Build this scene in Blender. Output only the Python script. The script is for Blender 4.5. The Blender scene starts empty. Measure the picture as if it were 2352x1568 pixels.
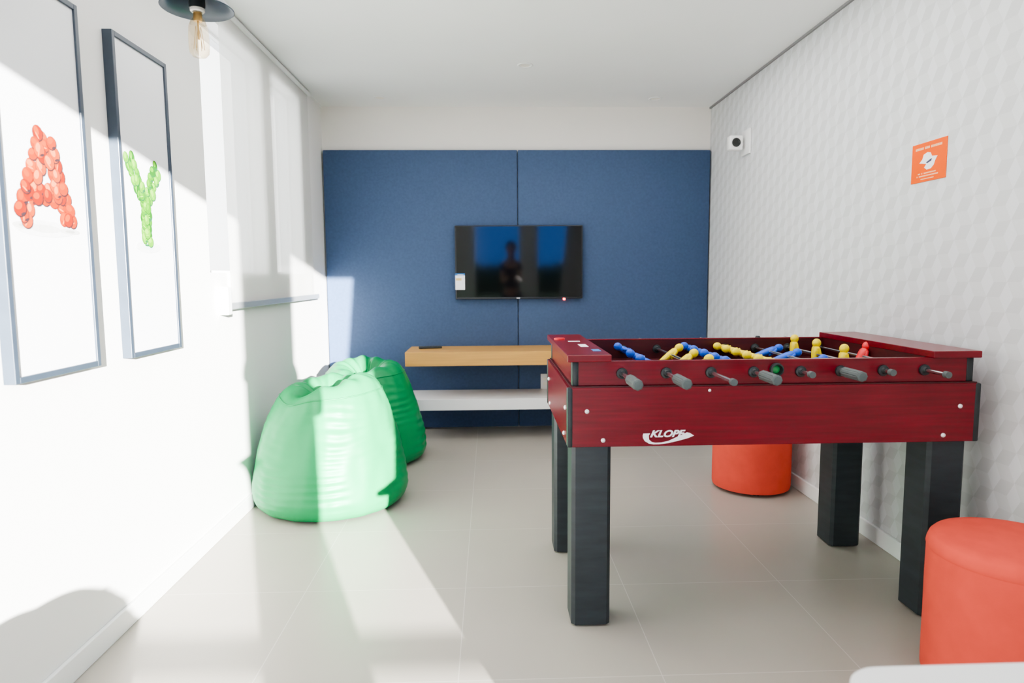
import bpy, bmesh, math, random
from mathutils import Vector, Matrix, noise
random.seed(4)
PI = math.pi
C = bpy.context.scene.collection
XL, XR, D, H, YB = -1.247, 1.691, 5.102, 2.446, -1.2

# ------------------------------------------------------------------ materials
def mat(name, col, rough=.6, spec=.5, metal=0, bump=None, var=None, coat=0, emis=None, trans=0, ior=1.5):
    m = bpy.data.materials.new(name); m.use_nodes = True
    nt = m.node_tree; b = nt.nodes['Principled BSDF']
    b.inputs['Base Color'].default_value = (*col, 1)
    b.inputs['Roughness'].default_value = rough
    b.inputs['Specular IOR Level'].default_value = spec
    b.inputs['Metallic'].default_value = metal
    b.inputs['Coat Weight'].default_value = coat
    b.inputs['IOR'].default_value = ior
    b.inputs['Transmission Weight'].default_value = trans
    if emis:
        b.inputs['Emission Color'].default_value = (*emis[0], 1); b.inputs['Emission Strength'].default_value = emis[1]
    tc = nt.nodes.new('ShaderNodeTexCoord')
    if var:   # (scale xyz, amount, detail): darker / lighter mottling
        mp = nt.nodes.new('ShaderNodeMapping'); mp.inputs['Scale'].default_value = var[0]
        n = nt.nodes.new('ShaderNodeTexNoise'); n.inputs['Scale'].default_value = 1; n.inputs['Detail'].default_value = var[2]
        r = nt.nodes.new('ShaderNodeMapRange'); r.inputs['From Min'].default_value = .25; r.inputs['From Max'].default_value = .75
        r.inputs['To Min'].default_value = 1 - var[1]; r.inputs['To Max'].default_value = 1 + var[1]
        mx = nt.nodes.new('ShaderNodeVectorMath'); mx.operation = 'SCALE'; mx.inputs[0].default_value = col
        nt.links.new(tc.outputs['Object'], mp.inputs[0]); nt.links.new(mp.outputs[0], n.inputs['Vector'])
        nt.links.new(n.outputs['Fac'], r.inputs['Value']); nt.links.new(r.outputs[0], mx.inputs['Scale'])
        nt.links.new(mx.outputs[0], b.inputs['Base Color'])
    if bump:  # (scale xyz, strength, distance)
        mp = nt.nodes.new('ShaderNodeMapping'); mp.inputs['Scale'].default_value = bump[0]
        n = nt.nodes.new('ShaderNodeTexNoise'); n.inputs['Scale'].default_value = 1; n.inputs['Detail'].default_value = 3
        bp = nt.nodes.new('ShaderNodeBump'); bp.inputs['Strength'].default_value = bump[1]; bp.inputs['Distance'].default_value = bump[2]
        nt.links.new(tc.outputs['Object'], mp.inputs[0]); nt.links.new(mp.outputs[0], n.inputs['Vector'])
        nt.links.new(n.outputs['Fac'], bp.inputs['Height']); nt.links.new(bp.outputs[0], b.inputs['Normal'])
    return m

M = {}
M['plaster'] = mat('white_plaster', (.80, .79, .78), .85, .2, var=((2, 2, 2), .015, 2))
M['ceiling'] = mat('ceiling_paint', (.84, .84, .84), .9, .1, var=((1.5, 1.5, 1.5), .02, 2))
M['beige'] = mat('warm_white_paint', (.80, .76, .735), .9, .1, var=((2, 2, 2), .015, 2))
M['trim'] = mat('white_trim_paint', (.80, .80, .80), .45, .4, var=((6, 6, 6), .02, 2))
M['gap'] = mat('shadow_gap_grey', (.28, .27, .28), .9, .1)
M['blue'] = mat('navy_blue_panel_fabric', (.052, .088, .175), .62, .35, var=((60, 60, 60), .10, 3), bump=((300, 300, 300), .15, .001))
M['oak'] = mat('honey_oak_veneer', (.62, .34, .095), .42, .4, var=((3, 14, 60), .10, 4))
M['white_lacquer'] = mat('white_lacquer', (.80, .79, .79), .25, .5, var=((4, 4, 4), .01, 1))
M['mahog'] = mat('mahogany_red_laminate', (.15, .0045, .012), .27, .36, var=((5, 60, 90), .28, 5))
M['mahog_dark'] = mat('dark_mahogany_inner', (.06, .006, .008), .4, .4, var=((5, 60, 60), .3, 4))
M['blackleg'] = mat('black_leg_laminate', (.022, .028, .033), .42, .45, var=((8, 8, 40), .25, 3))
M['blackplastic'] = mat('black_plastic', (.022, .026, .028), .45, .4, var=((30, 30, 30), .1, 2))
M['grip'] = mat('grey_rubber_grip', (.085, .10, .10), .5, .35, var=((40, 40, 40), .12, 2))
M['steel'] = mat('chromed_steel', (.62, .62, .64), .22, .5, metal=1, var=((20, 20, 20), .05, 2))
M['bolt'] = mat('bright_bolt_head', (.85, .82, .84), .3, .6, metal=.4, var=((20, 20, 20), .03, 1))
M['p_blue'] = mat('blue_player_plastic', (.012, .10, .62), .32, .5, var=((40, 40, 40), .12, 2))
M['p_yellow'] = mat('yellow_player_plastic', (.86, .66, .01), .35, .5, var=((40, 40, 40), .08, 2))
M['p_red'] = mat('red_player_plastic', (.75, .03, .035), .35, .5, var=((40, 40, 40), .08, 2))
M['field'] = mat('green_playing_field', (.03, .22, .06), .5, .4, var=((10, 10, 10), .1, 2))
M['green'] = mat('green_vinyl', (.003, .25, .078), .42, .32, var=((5, 5, 5), .06, 3))
M['green_dark'] = mat('green_vinyl_seam', (.003, .18, .06), .4, .4, var=((5, 5, 5), .06, 2))
M['coral'] = mat('coral_red_suede', (.68, .085, .058), .85, .25, var=((14, 14, 14), .07, 4), bump=((250, 250, 250), .2, .001))
M['frame'] = mat('blue_black_picture_frame', (.045, .06, .085), .35, .5, var=((20, 20, 20), .08, 2))
M['paper'] = mat('white_print_paper', (.80, .80, .83), .35, .35, var=((3, 3, 3), .01, 1))
M['lamp'] = mat('slate_blue_enamel', (.028, .042, .065), .38, .5, var=((30, 30, 30), .12, 3))
M['brass'] = mat('aged_brass', (.62, .45, .22), .3, .5, metal=.8, var=((30, 30, 30), .08, 2))
M['ceramic'] = mat('white_porcelain', (.80, .77, .70), .3, .5, var=((10, 10, 10), .02, 1))
M['screen'] = mat('glossy_black_screen', (.004, .004, .005), .06, .5, ior=1.5, var=((2, 2, 2), .05, 1))
M['bezel'] = mat('black_bezel', (.015, .015, .016), .3, .5, var=((10, 10, 10), .05, 1))
M['led'] = mat('red_led', (.9, .02, .03), .4, emis=((1, .01, .02), 9))
M['lens'] = mat('camera_lens_glass', (.02, .022, .02), .1, .6, var=((50, 50, 50), .3, 1))
M['orange'] = mat('orange_sign_plastic', (.88, .115, .0), .4, .4, var=((10, 10, 10), .03, 1))
M['signwhite'] = mat('white_sign_ink', (.86, .84, .88), .5, var=((50, 50, 50), .03, 1))
M['signpink'] = mat('pale_orange_sign_ink', (.95, .50, .30), .5, var=((50, 50, 50), .03, 1))
M['signdark'] = mat('dark_sign_ink', (.05, .05, .10), .5, var=((50, 50, 50), .03, 1))
M['stk_blue'] = mat('blue_label_ink', (.03, .17, .45), .5, var=((50, 50, 50), .03, 1))
M['stk_yel'] = mat('yellow_label_ink', (.72, .52, .22), .5, var=((50, 50, 50), .03, 1))
M['alu'] = mat('brushed_aluminium', (.50, .52, .54), .35, .5, metal=.5, var=((60, 4, 60), .06, 2))
M['grass'] = mat('garden_grass', (.05, .10, .02), .9, .1, var=((1, 1, 1), .3, 4))
M['hedge'] = mat('hedge_leaves', (.03, .07, .015), .8, .2, var=((3, 3, 3), .5, 5))
for nm, c in (('or1', (.40, .040, .008)), ('or2', (.48, .065, .014)), ('or3', (.28, .022, .008)), ('or4', (.66, .19, .08)), ('ordark', (.05, .025, .03)),
              ('gr1', (.06, .26, .008)), ('gr2', (.11, .35, .015)), ('gr3', (.025, .16, .012)), ('gr4', (.22, .50, .05)), ('grdark', (.02, .14, .045)),
              ('sh1', (.70, .70, .72)), ('sh2', (.58, .58, .58)), ('sh3', (.42, .42, .41)), ('shg', (.60, .70, .70))):
    M[nm] = mat('print_ink_' + nm, c, .4, .3, var=((60, 60, 60), .06, 2))

def floor_mat():
    m = mat('porcelain_floor_tiles', (.56, .52, .465), .34, .4)
    nt = m.node_tree; b = nt.nodes['Principled BSDF']; N = nt.nodes.new; L = nt.links.new
    tc = N('ShaderNodeTexCoord'); mp = N('ShaderNodeMapping'); mp.inputs['Location'].default_value = (.105, -2.41, 0)
    L(tc.outputs['Object'], mp.inputs[0])
    br = N('ShaderNodeTexBrick'); br.offset = 0; br.inputs['Scale'].default_value = 1
    br.inputs['Brick Width'].default_value = .603; br.inputs['Row Height'].default_value = .58
    br.inputs['Mortar Size'].default_value = .0018; br.inputs['Mortar Smooth'].default_value = .3
    br.inputs['Color1'].default_value = (.40, .365, .32, 1); br.inputs['Color2'].default_value = (.41, .375, .33, 1)
    br.inputs['Mortar'].default_value = (.52, .49, .45, 1)
    L(mp.outputs[0], br.inputs['Vector'])
    n = N('ShaderNodeTexNoise'); n.inputs['Scale'].default_value = 3; n.inputs['Detail'].default_value = 5
    L(tc.outputs['Object'], n.inputs['Vector'])
    r = N('ShaderNodeMapRange'); r.inputs['To Min'].default_value = .95; r.inputs['To Max'].default_value = 1.05
    L(n.outputs['Fac'], r.inputs['Value'])
    s = N('ShaderNodeVectorMath'); s.operation = 'SCALE'; L(br.outputs['Color'], s.inputs[0]); L(r.outputs[0], s.inputs['Scale'])
    L(s.outputs[0], b.inputs['Base Color'])
    return m
M['floor'] = floor_mat()

def wallpaper_mat():   # flat-topped hexagons split in three rhombi: tumbling-block wallpaper
    m = mat('geometric_cube_wallpaper', (.7, .7, .7), .75, .25)
    nt = m.node_tree; b = nt.nodes['Principled BSDF']; N = nt.nodes.new; L = nt.links.new
    P = .100; W = P * math.sqrt(3) / 2
    tc = N('ShaderNodeTexCoord'); sp = N('ShaderNodeSeparateXYZ'); L(tc.outputs['Object'], sp.inputs[0])
    cb = N('ShaderNodeCombineXYZ'); L(sp.outputs['Y'], cb.inputs['X']); L(sp.outputs['Z'], cb.inputs['Y'])
    def local(off):
        a = N('ShaderNodeVectorMath'); a.operation = 'ADD'; a.inputs[1].default_value = (100 * 2 * W + W + off[0], 100 * P + P / 2 + off[1], .5)
        L(cb.outputs[0], a.inputs[0])
        mo = N('ShaderNodeVectorMath'); mo.operation = 'MODULO'; mo.inputs[1].default_value = (2 * W, P, 1); L(a.outputs[0], mo.inputs[0])
        su = N('ShaderNodeVectorMath'); su.operation = 'SUBTRACT'; su.inputs[1].default_value = (W, P / 2, .5); L(mo.outputs[0], su.inputs[0])
        le = N('ShaderNodeVectorMath'); le.operation = 'LENGTH'; L(su.outputs[0], le.inputs[0])
        return su, le
    A, la = local((0, 0)); B, lb = local((W, P / 2))
    lt = N('ShaderNodeMath'); lt.operation = 'LESS_THAN'; L(la.outputs['Value'], lt.inputs[0]); L(lb.outputs['Value'], lt.inputs[1])
    mx = N('ShaderNodeMix'); mx.data_type = 'VECTOR'; L(lt.outputs[0], mx.inputs['Factor'])
    L(B.outputs[0], mx.inputs[4]); L(A.outputs[0], mx.inputs[5])
    s2 = N('ShaderNodeSeparateXYZ'); L(mx.outputs[1], s2.inputs[0])
    at = N('ShaderNodeMath'); at.operation = 'ARCTAN2'; L(s2.outputs['Y'], at.inputs[0]); L(s2.outputs['X'], at.inputs[1])
    mr = N('ShaderNodeMapRange'); mr.inputs['From Min'].default_value = -PI; mr.inputs['From Max'].default_value = PI
    L(at.outputs[0], mr.inputs['Value'])
    fr = N('ShaderNodeValToRGB'); fr.color_ramp.interpolation = 'CONSTANT'
    cr = fr.color_ramp; cr.elements[0].position = 0; cr.elements[0].color = (.56, .56, .57, 1)
    cr.elements[1].position = 1 / 3; cr.elements[1].color = (.65, .65, .67, 1)
    e = cr.elements.new(2 / 3); e.color = (.605, .605, .615, 1)
    L(mr.outputs[0], fr.inputs[0]); L(fr.outputs[0], b.inputs['Base Color'])
    return m
M['wallpaper'] = wallpaper_mat()

def shader_mix(name, kind):
    m = bpy.data.materials.new(name); m.use_nodes = True; nt = m.node_tree; nt.nodes.clear()
    N = nt.nodes.new; L = nt.links.new
    out = N('ShaderNodeOutputMaterial'); mx = N('ShaderNodeMixShader'); L(mx.outputs[0], out.inputs[0])
    if kind == 'glass':
        lw = N('ShaderNodeLayerWeight'); lw.inputs['Blend'].default_value = .25
        f = N('ShaderNodeMapRange'); f.inputs['To Min'].default_value = .03; f.inputs['To Max'].default_value = .5; L(lw.outputs['Facing'], f.inputs['Value'])
        a = N('ShaderNodeBsdfTransparent'); a.inputs[0].default_value = (.97, .98, .98, 1)
        g = N('ShaderNodeBsdfGlossy'); g.inputs['Roughness'].default_value = .02
        L(f.outputs[0], mx.inputs[0]); L(a.outputs[0], mx.inputs[1]); L(g.outputs[0], mx.inputs[2])
    elif kind == 'amber':
        lw = N('ShaderNodeLayerWeight'); lw.inputs['Blend'].default_value = .3
        f = N('ShaderNodeMapRange'); f.inputs['To Min'].default_value = .03; f.inputs['To Max'].default_value = .5; L(lw.outputs['Facing'], f.inputs['Value'])
        a = N('ShaderNodeBsdfTransparent'); a.inputs[0].default_value = (.97, .89, .76, 1)
        g = N('ShaderNodeBsdfGlossy'); g.inputs['Roughness'].default_value = .03
        L(f.outputs[0], mx.inputs[0]); L(a.outputs[0], mx.inputs[1]); L(g.outputs[0], mx.inputs[2])
    else:   # roller-blind cloth: part sheer, part translucent
        mx.inputs[0].default_value = .78
        a = N('ShaderNodeBsdfTransparent'); a.inputs[0].default_value = (1, 1, .99, 1)
        m2 = N('ShaderNodeMixShader'); m2.inputs[0].default_value = .3
        d = N('ShaderNodeBsdfDiffuse'); d.inputs[0].default_value = (.82, .82, .80, 1)
        t = N('ShaderNodeBsdfTranslucent'); t.inputs[0].default_value = (.82, .82, .80, 1)
        L(a.outputs[0], mx.inputs[1]); L(d.outputs[0], m2.inputs[1]); L(t.outputs[0], m2.inputs[2]); L(m2.outputs[0], mx.inputs[2])
    return m
M['glass'] = shader_mix('window_glass', 'glass')
M['amber'] = shader_mix('amber_bulb_glass', 'amber')
M['cloth'] = shader_mix('white_blind_cloth', 'cloth')

# ------------------------------------------------------------------ helpers
def obj(name, bm, m, parent=None, smooth=False, loc=None):
    me = bpy.data.meshes.new(name); bm.normal_update(); bm.to_mesh(me); bm.free()
    for x in (m if isinstance(m, (list, tuple)) else [m]): me.materials.append(M[x])
    if smooth:
        for p in me.polygons: p.use_smooth = True
        if smooth != 'all':
            me.set_sharp_from_angle(angle=math.radians(35))
    o = bpy.data.objects.new(name, me); C.objects.link(o)
    if loc: o.location = loc
    if parent: o.parent = parent
    return o
def thing(name, label, cat, loc=(0, 0, 0), group=None, rotz=0):
    o = bpy.data.objects.new(name, None); C.objects.link(o); o.location = loc; o.rotation_euler = (0, 0, rotz)
    o.empty_display_size = .1
    return tag(o, label, cat, group)
def tag(o, label, cat, group=None):
    o['label'] = label; o['category'] = cat
    if group: o['group'] = group
    return o
def struct(name, bm, m, parent=None, label=None):
    o = obj(name, bm, m, parent)
    if not parent: o['kind'] = 'structure'
    if label: o['label'] = label
    return o
def box(bm, x0, x1, y0, y1, z0, z1, bev=0, seg=2, mi=0):
    r = bmesh.ops.create_cube(bm, size=1)
    bmesh.ops.transform(bm, matrix=Matrix.Translation(((x0 + x1) / 2, (y0 + y1) / 2, (z0 + z1) / 2)) @ Matrix.Diagonal((x1 - x0, y1 - y0, z1 - z0, 1)), verts=r['verts'])
    fs = {f for v in r['verts'] for f in v.link_faces}
    for f in fs: f.material_index = mi
    if bev:
        es = list({e for v in r['verts'] for e in v.link_edges})
        bmesh.ops.bevel(bm, geom=es, offset=bev, segments=seg, affect='EDGES', profile=.5)
    return bm
def bx(*a, **k): return box(bmesh.new(), *a, **k)
def tube(bm, p0, p1, r0, r1=None, n=20, cap=True, mi=0):
    p0, p1 = Vector(p0), Vector(p1); d = p1 - p0
    rr = bmesh.ops.create_cone(bm, cap_ends=cap, segments=n, radius1=r0, radius2=r0 if r1 is None else r1, depth=d.length)
    q = d.to_track_quat('Z', 'Y').to_matrix().to_4x4()
    bmesh.ops.transform(bm, matrix=Matrix.Translation((p0 + p1) / 2) @ q, verts=rr['verts'])
    for v in rr['verts']:
        for f in v.link_faces: f.material_index = mi
    return bm
def lathe(bm, prof, n=32, mat_=None, close=False, mi=0):
    rings = []
    for r, z in prof:
        if r < 1e-5: rings.append([bm.verts.new((0, 0, z))])
        else: rings.append([bm.verts.new((r * math.cos(2 * PI * i / n), r * math.sin(2 * PI * i / n), z)) for i in range(n)])
    for a, b in zip(rings, rings[1:]):
        for i in range(n):
            j = (i + 1) % n
            if len(a) == 1 and len(b) == 1: continue
            if len(a) == 1: f = bm.faces.new((a[0], b[i], b[j]))
            elif len(b) == 1: f = bm.faces.new((a[i], b[0], a[j]))
            else: f = bm.faces.new((a[i], b[i], b[j], a[j]))
            f.material_index = mi
    if mat_ is not None:
        bmesh.ops.transform(bm, matrix=mat_, verts=[v for r in rings for v in r])
    bmesh.ops.recalc_face_normals(bm, faces=bm.faces[:])
    return bm
def prism(bm, pts, thick, plane, mi=0):
    """polygon pts (2D) mapped by plane(u,v,w) and extruded by thick"""
    a = [bm.verts.new(plane(u, v, 0)) for u, v in pts]; b = [bm.verts.new(plane(u, v, thick)) for u, v in pts]
    fs = [bm.faces.new(a), bm.faces.new(b[::-1])]
    for i in range(len(pts)):
        j = (i + 1) % len(pts); fs.append(bm.faces.new((a[i], b[i], b[j], a[j])))
    for f in fs: f.material_index = mi
    bmesh.ops.recalc_face_normals(bm, faces=bm.faces[:])
    return bm
def copy_tree(o, parent=None):
    c = o.copy(); C.objects.link(c)
    if parent: c.parent = parent
    for ch in list(o.children): copy_tree(ch, c)
    return c

# ------------------------------------------------------------------ room shell
T = .15
struct('floor', bx(XL - T, XR + T, YB - T, D + T, -.1, 0), 'floor')
struct('ceiling', bx(XL - T, XR + T, YB - T, D + T, H, H + .1), 'ceiling')
# left wall with two window openings
W1, W2, WZ0, WZ1 = (3.0, 3.76), (3.94, 4.49), 1.205, 2.345
bm = bmesh.new()
for y0, y1, z0, z1 in ((YB, W1[0], 0, H), (W1[0], D, 0, WZ0), (W1[0], D, WZ1, H), (W1[1], W2[0], WZ0, WZ1), (W2[1], D, WZ0, WZ1)):
    box(bm, XL - T, XL, y0, y1, z0, z1)
struct('wall_left', bm, 'plaster')
struct('wall_right', bx(XR, XR + T, YB, D, 0, H), 'wallpaper')
struct('wall_far', bx(XL - T, XR + T, D, D + T, 0, H), 'beige')
# rear wall (behind the viewer) with the two glazed openings the sun comes through
A0, A1, B0, B1, OZ = -.27, .52, .79, 1.40, 2.23
bm = bmesh.new()
for x0, x1, z0, z1 in ((XL - T, A0, 0, H), (A1, B0, 0, OZ), (B1, XR + T, 0, H), (A0, B1, OZ, H)):
    box(bm, x0, x1, YB - .06, YB, z0, z1)
struct('wall_rear', bm, 'plaster')
for n, (a, b) in enumerate(((A0, A1), (B0, B1))):
    w = bpy.data.objects.new('door_1' if n == 0 else 'window_3', None); C.objects.link(w); w['kind'] = 'structure'
    w.location = ((a + b) / 2, YB, 0)
    cx = (a + b) / 2
    bm = bmesh.new()
    box(bm, a - cx, a - cx + .02, -.05, -.01, 0, OZ); box(bm, b - cx - .02, b - cx, -.05, -.01, 0, OZ)
    box(bm, a - cx + .02, b - cx - .02, -.05, -.01, OZ - .02, OZ); box(bm, a - cx + .02, b - cx - .02, -.05, -.01, .516, .549)
    obj('frame', bm, 'trim', w)
    obj('pane', bx(a - cx + .02, b - cx - .02, -.032, -.028, .0, OZ - .02), 'glass', w)
cu_ = thing('curtain', 'white curtain added behind the viewer, drawn aside to shape the sun patch', 'curtain', (1.4, YB + .05, 0))  # unseen, added to give the sun patch its slanted edge
edge = [(1.07, .01), (1.13, .5), (1.20, 1.0), (1.27, 1.7), (1.325, 2.30)]
bm = bmesh.new(); nz, nx = 24, 40; g_ = []
for j in range(nz + 1):
    z = .01 + 2.29 * j / nz
    for (xa, za), (xb, zb) in zip(edge, edge[1:]):
        if za <= z <= zb + 1e-6: xe = xa + (xb - xa) * (z - za) / (zb - za)
    g_.append([bm.verts.new((xe + (1.48 - xe) * i / nx - 1.4, .022 * math.sin(i * 1.25), z)) for i in range(nx + 1)])
for j in range(nz):
    for i in range(nx): bm.faces.new((g_[j][i], g_[j][i + 1], g_[j + 1][i + 1], g_[j + 1][i]))
obj('cloth', bm, 'plaster', cu_, smooth='all')
bm = bmesh.new(); tube(bm, (-1.8, 0, 2.315), (.12, 0, 2.315), .012); obj('curtain_rod', bm, 'alu', cu_, smooth=True)
for n, (a, b) in enumerate((W1, W2)):
    w = bpy.data.objects.new('window_%d' % (n + 1), None); C.objects.link(w); w['kind'] = 'structure'
    w.location = (XL - .09, (a + b) / 2, (WZ0 + WZ1) / 2)
    hy, hz = (b - a) / 2, (WZ1 - WZ0) / 2
    bm = bmesh.new()
    for q in ((-hy, -hy + .012, -hz, hz), (hy - .012, hy, -hz, hz), (-hy + .012, hy - .012, -hz, -hz + .012), (-hy + .012, hy - .012, hz - .012, hz)):
        box(bm, -.02, .02, *q)
    obj('window_frame', bm, 'trim', w)
    obj('pane', bx(-.003, .003, -hy + .012, hy - .012, -hz + .012, hz - .012), 'glass', w)
struct('baseboard_left', bx(XL, XL + .014, YB, D - .05, 0, .075, bev=.003), 'trim')
struct('baseboard_right', bx(XR - .014, XR, YB, D - .05, 0, .075, bev=.003), 'trim')
struct('gap_shade_strip', bx(XR - .012, XR, YB, D, H - .012, H), 'gap')  # dark grey strip painted in for the shaded gap under the ceiling
struct('trim_2', bx(XL, XL + .008, 3.0, D, H - .008, H), 'trim')
struct('garden_ground', bx(-40, 40, -60, YB - .3, -.12, -.06), 'grass')

bm = bmesh.new()
for i in range(60):
    x = -30 + i; hh = 2.0 + .35 * noise.noise((i * .7, 0, 0)) + .15 * random.random()
    r = bmesh.ops.create_icosphere(bm, subdivisions=2, radius=1)
    bmesh.ops.transform(bm, matrix=Matrix.Translation((x, -38 + .3 * random.random(), hh * .45)) @ Matrix.Diagonal((.9, .8, hh * .55, 1)), verts=r['verts'])
tag(obj('hedge', bm, 'hedge', smooth='all'), 'long dark green clipped hedge across the far end of the garden outside', 'hedge')

# ------------------------------------------------------------------ roller blind
rb = thing('roller_blind', 'white sheer roller blind lowered over the two left wall windows', 'blind', (XL + .03, 3.9, H - .04))
def rel(o, bm):  # mesh given in world coordinates -> local of o (no rotation)
    bmesh.ops.translate(bm, vec=-o.location, verts=bm.verts); return bm
BY0, BY1 = 3.19, 4.68
bm = bmesh.new()
ny = 40
lo = [bm.verts.new((XL + .014 + .0015 * math.sin(i * .5), BY0 + (BY1 - BY0) * i / ny, 1.05)) for i in range(ny + 1)]
hi = [bm.verts.new((XL + .014, BY0 + (BY1 - BY0) * i / ny, H - .022)) for i in range(ny + 1)]
for i in range(ny): bm.faces.new((lo[i], lo[i + 1], hi[i + 1], hi[i]))
obj('cloth', rel(rb, bm), 'cloth', rb)
bm = bmesh.new(); tube(bm, (XL + .018, BY0 - .03, H - .02), (XL + .018, BY1 + .02, H - .02), .014)
obj('roller_tube', rel(rb, bm), 'trim', rb, smooth=True)
bb = obj('bottom_bar', rel(rb, bx(XL + .010, XL + .034, 3.12, 4.74, 1.032, 1.064, bev=.004)), 'alu', rb); bb['label'] = 'brushed aluminium bottom bar'
ec = obj('end_cap', rel(rb, bx(XL + .004, XL + .045, 3.07, 3.12, 1.01, 1.14, bev=.006)), 'trim', rb); ec['label'] = 'white plastic end cap'

# ------------------------------------------------------------------ pictures
def picture(name, label, y0, y1, z0, z1):
    t = thing(name, label, 'picture', (XL, (y0 + y1) / 2, z0), 'letter pictures on the left wall')
    th, fw = .032, .017
    bm = bmesh.new(); h = (y1 - y0) / 2; zz = z1 - z0
    box(bm, 0, th, -h, -h + fw, 0, zz, bev=.0015); box(bm, 0, th, h - fw, h, 0, zz, bev=.0015)
    box(bm, 0, th, -h + fw, h - fw, 0, fw, bev=.0015); box(bm, 0, th, -h + fw, h - fw, zz - fw, zz, bev=.0015)
    obj('frame', bm, 'frame', t)
    p = obj('print_sheet', bx(.002, th - .006, -h + fw, h - fw, fw, zz - fw), 'paper', t)
    return t, p
def disc(bm, x, y, z, ry, rz, mi, ang=0, n=14):
    vs = [bm.verts.new((x, y + ry * math.cos(a) * math.cos(ang) - rz * math.sin(a) * math.sin(ang),
                        z + ry * math.cos(a) * math.sin(ang) + rz * math.sin(a) * math.cos(ang))) for a in [2 * PI * i / n for i in range(n)]]
    f = bm.faces.new(vs); f.material_index = mi
    if f.normal.x < 0: f.normal_flip()
def letter(pic, sheet, strokes, mats, rad, shadows):
    bm = bmesh.new(); X = .0266; k = 0; oy, oz = pic.location.y, pic.location.z
    for (y, z, ry, rz, mi) in shadows:
        for s in (1, .75, .5):
            disc(bm, X + k * 1e-5, y - oy, z - oz, ry * s, rz * s, mi if s == 1 else mi + (1 if s < .7 else 0), n=24); k += 1
    pts = []
    for (a, b, w, n) in strokes:
        dy, dz = b[0] - a[0], b[1] - a[1]; L = math.hypot(dy, dz); ny_, nz_ = -dz / L, dy / L
        for i in range(n):
            for s in (-1, 1):
                u = (i + .25 * s + .5) / n; o = s * w * .5 + random.uniform(-.003, .003)
                pts.append((a[0] + dy * u + ny_ * o, a[1] + dz * u + nz_ * o))
            if i % 2: pts.append((a[0] + dy * (i + .5) / n, a[1] + dz * (i + .5) / n))
    random.shuffle(pts)
    for (y, z) in pts:   # dark rim, body, lighter cap: a pile of small round fruits
        an = random.uniform(0, PI); r = rad * random.uniform(.9, 1.15); q = random.uniform(.8, 1.0)
        body = random.choice((0, 0, 1, 1, 2))
        disc(bm, X + k * 1e-5, y - oy + .0006, z - oz - .0015, r * 1.07, r * q * 1.09, 4 if random.random() < .7 else 2, an); k += 1
        disc(bm, X + k * 1e-5, y - oy, z - oz, r, r * q, body, an); k += 1
        disc(bm, X + k * 1e-5, y - oy - r * .2, z - oz + r * .25, r * .6, r * .42, 1 if body != 1 else 3, an); k += 1
        if random.random() < .3: disc(bm, X + k * 1e-5, y - oy + r * .5, z - oz - r * .6, r * .45, r * .16, 4, .3); k += 1
        if random.random() < .5: disc(bm, X + k * 1e-5, y - oy - r * .1, z - oz - r * .35, r * .55, r * .12, 3, an); k += 1
    for f in bm.faces:
        f.normal_update()
        if f.normal.x < 0: f.normal_flip()
    return obj('printed_letter', bm, mats, pic)
pa, sa = picture('framed_picture', 'tall dark framed print of a letter A made of orange shapes, nearest on left wall', 1.711, 2.085, .911, 1.985)
l = letter(pa, sa, [((1.893, 1.575), (1.790, 1.335), .034, 8), ((1.902, 1.575), (1.985, 1.335), .034, 8), ((1.845, 1.410), (1.945, 1.410), .026, 3)],
       ['or1', 'or2', 'or3', 'or4', 'ordark', 'sh1', 'sh2', 'sh3'], .0205, [(1.88, 1.318, .125, .022, 5), (1.80, 1.322, .05, .010, 6), (1.985, 1.317, .045, .008, 6)])
l['label'] = 'orange letter A'
py_, sy_ = picture('framed_picture', 'tall dark framed print of a letter Y made of green shapes, beside the blind', 2.262, 2.625, .911, 1.985)
l = letter(py_, sy_, [((2.318, 1.602), (2.405, 1.462), .034, 6), ((2.518, 1.588), (2.437, 1.462), .034, 5), ((2.421, 1.470), (2.421, 1.306), .032, 7)],
       ['gr1', 'gr2', 'gr3', 'gr4', 'grdark', 'sh1', 'shg', 'grdark'], .0195, [(2.425, 1.292, .085, .020, 5), (2.42, 1.298, .035, .007, 6)])
l['label'] = 'green letter Y'

# ------------------------------------------------------------------ pendant lamp
lp = thing('pendant_lamp', 'small dark slate metal dish pendant lamp with bare amber bulb', 'lamp', (-.912, 2.2, 2.446))
ly = lambda z: z - 2.446
bm = bmesh.new()
lathe(bm, [(.026, ly(2.115)), (.030, ly(2.085)), (.050, ly(2.078)), (.055, ly(2.062)), (.085, ly(2.048)), (.106, ly(2.026)), (.1085, ly(2.024)),
           (.106, ly(2.022)), (.084, ly(2.043)), (.053, ly(2.057)), (.047, ly(2.072)), (.027, ly(2.078)), (0.0, ly(2.078))], 48)
obj('lamp_shade', bm, 'lamp', lp, smooth='all')
bm = bmesh.new(); tube(bm, (0, 0, ly(2.115)), (0, 0, ly(2.42)), .004, n=10); tube(bm, (0, 0, ly(2.10)), (0, 0, ly(2.15)), .024, .016)
obj('cord', bm, 'blackplastic', lp, smooth=True)
bm = bmesh.new(); tube(bm, (0, 0, ly(2.42)), (0, 0, ly(2.446)), .05); obj('ceiling_cup', bm, 'lamp', lp, smooth=True)
bm = bmesh.new(); lathe(bm, [(.0, ly(2.078)), (.024, ly(2.078)), (.024, ly(2.024)), (.0, ly(2.024))], 28)
obj('lamp_socket', bm, 'blackplastic', lp, smooth=True)
bm = lathe(bmesh.new(), [(.012, ly(2.024)), (.0215, ly(2.0235)), (.0215, ly(2.016)), (.018, ly(2.012)), (.014, ly(2.014)), (.012, ly(2.024))], 28)
obj('socket_ring', bm, 'ceramic', lp, smooth=True)
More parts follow.
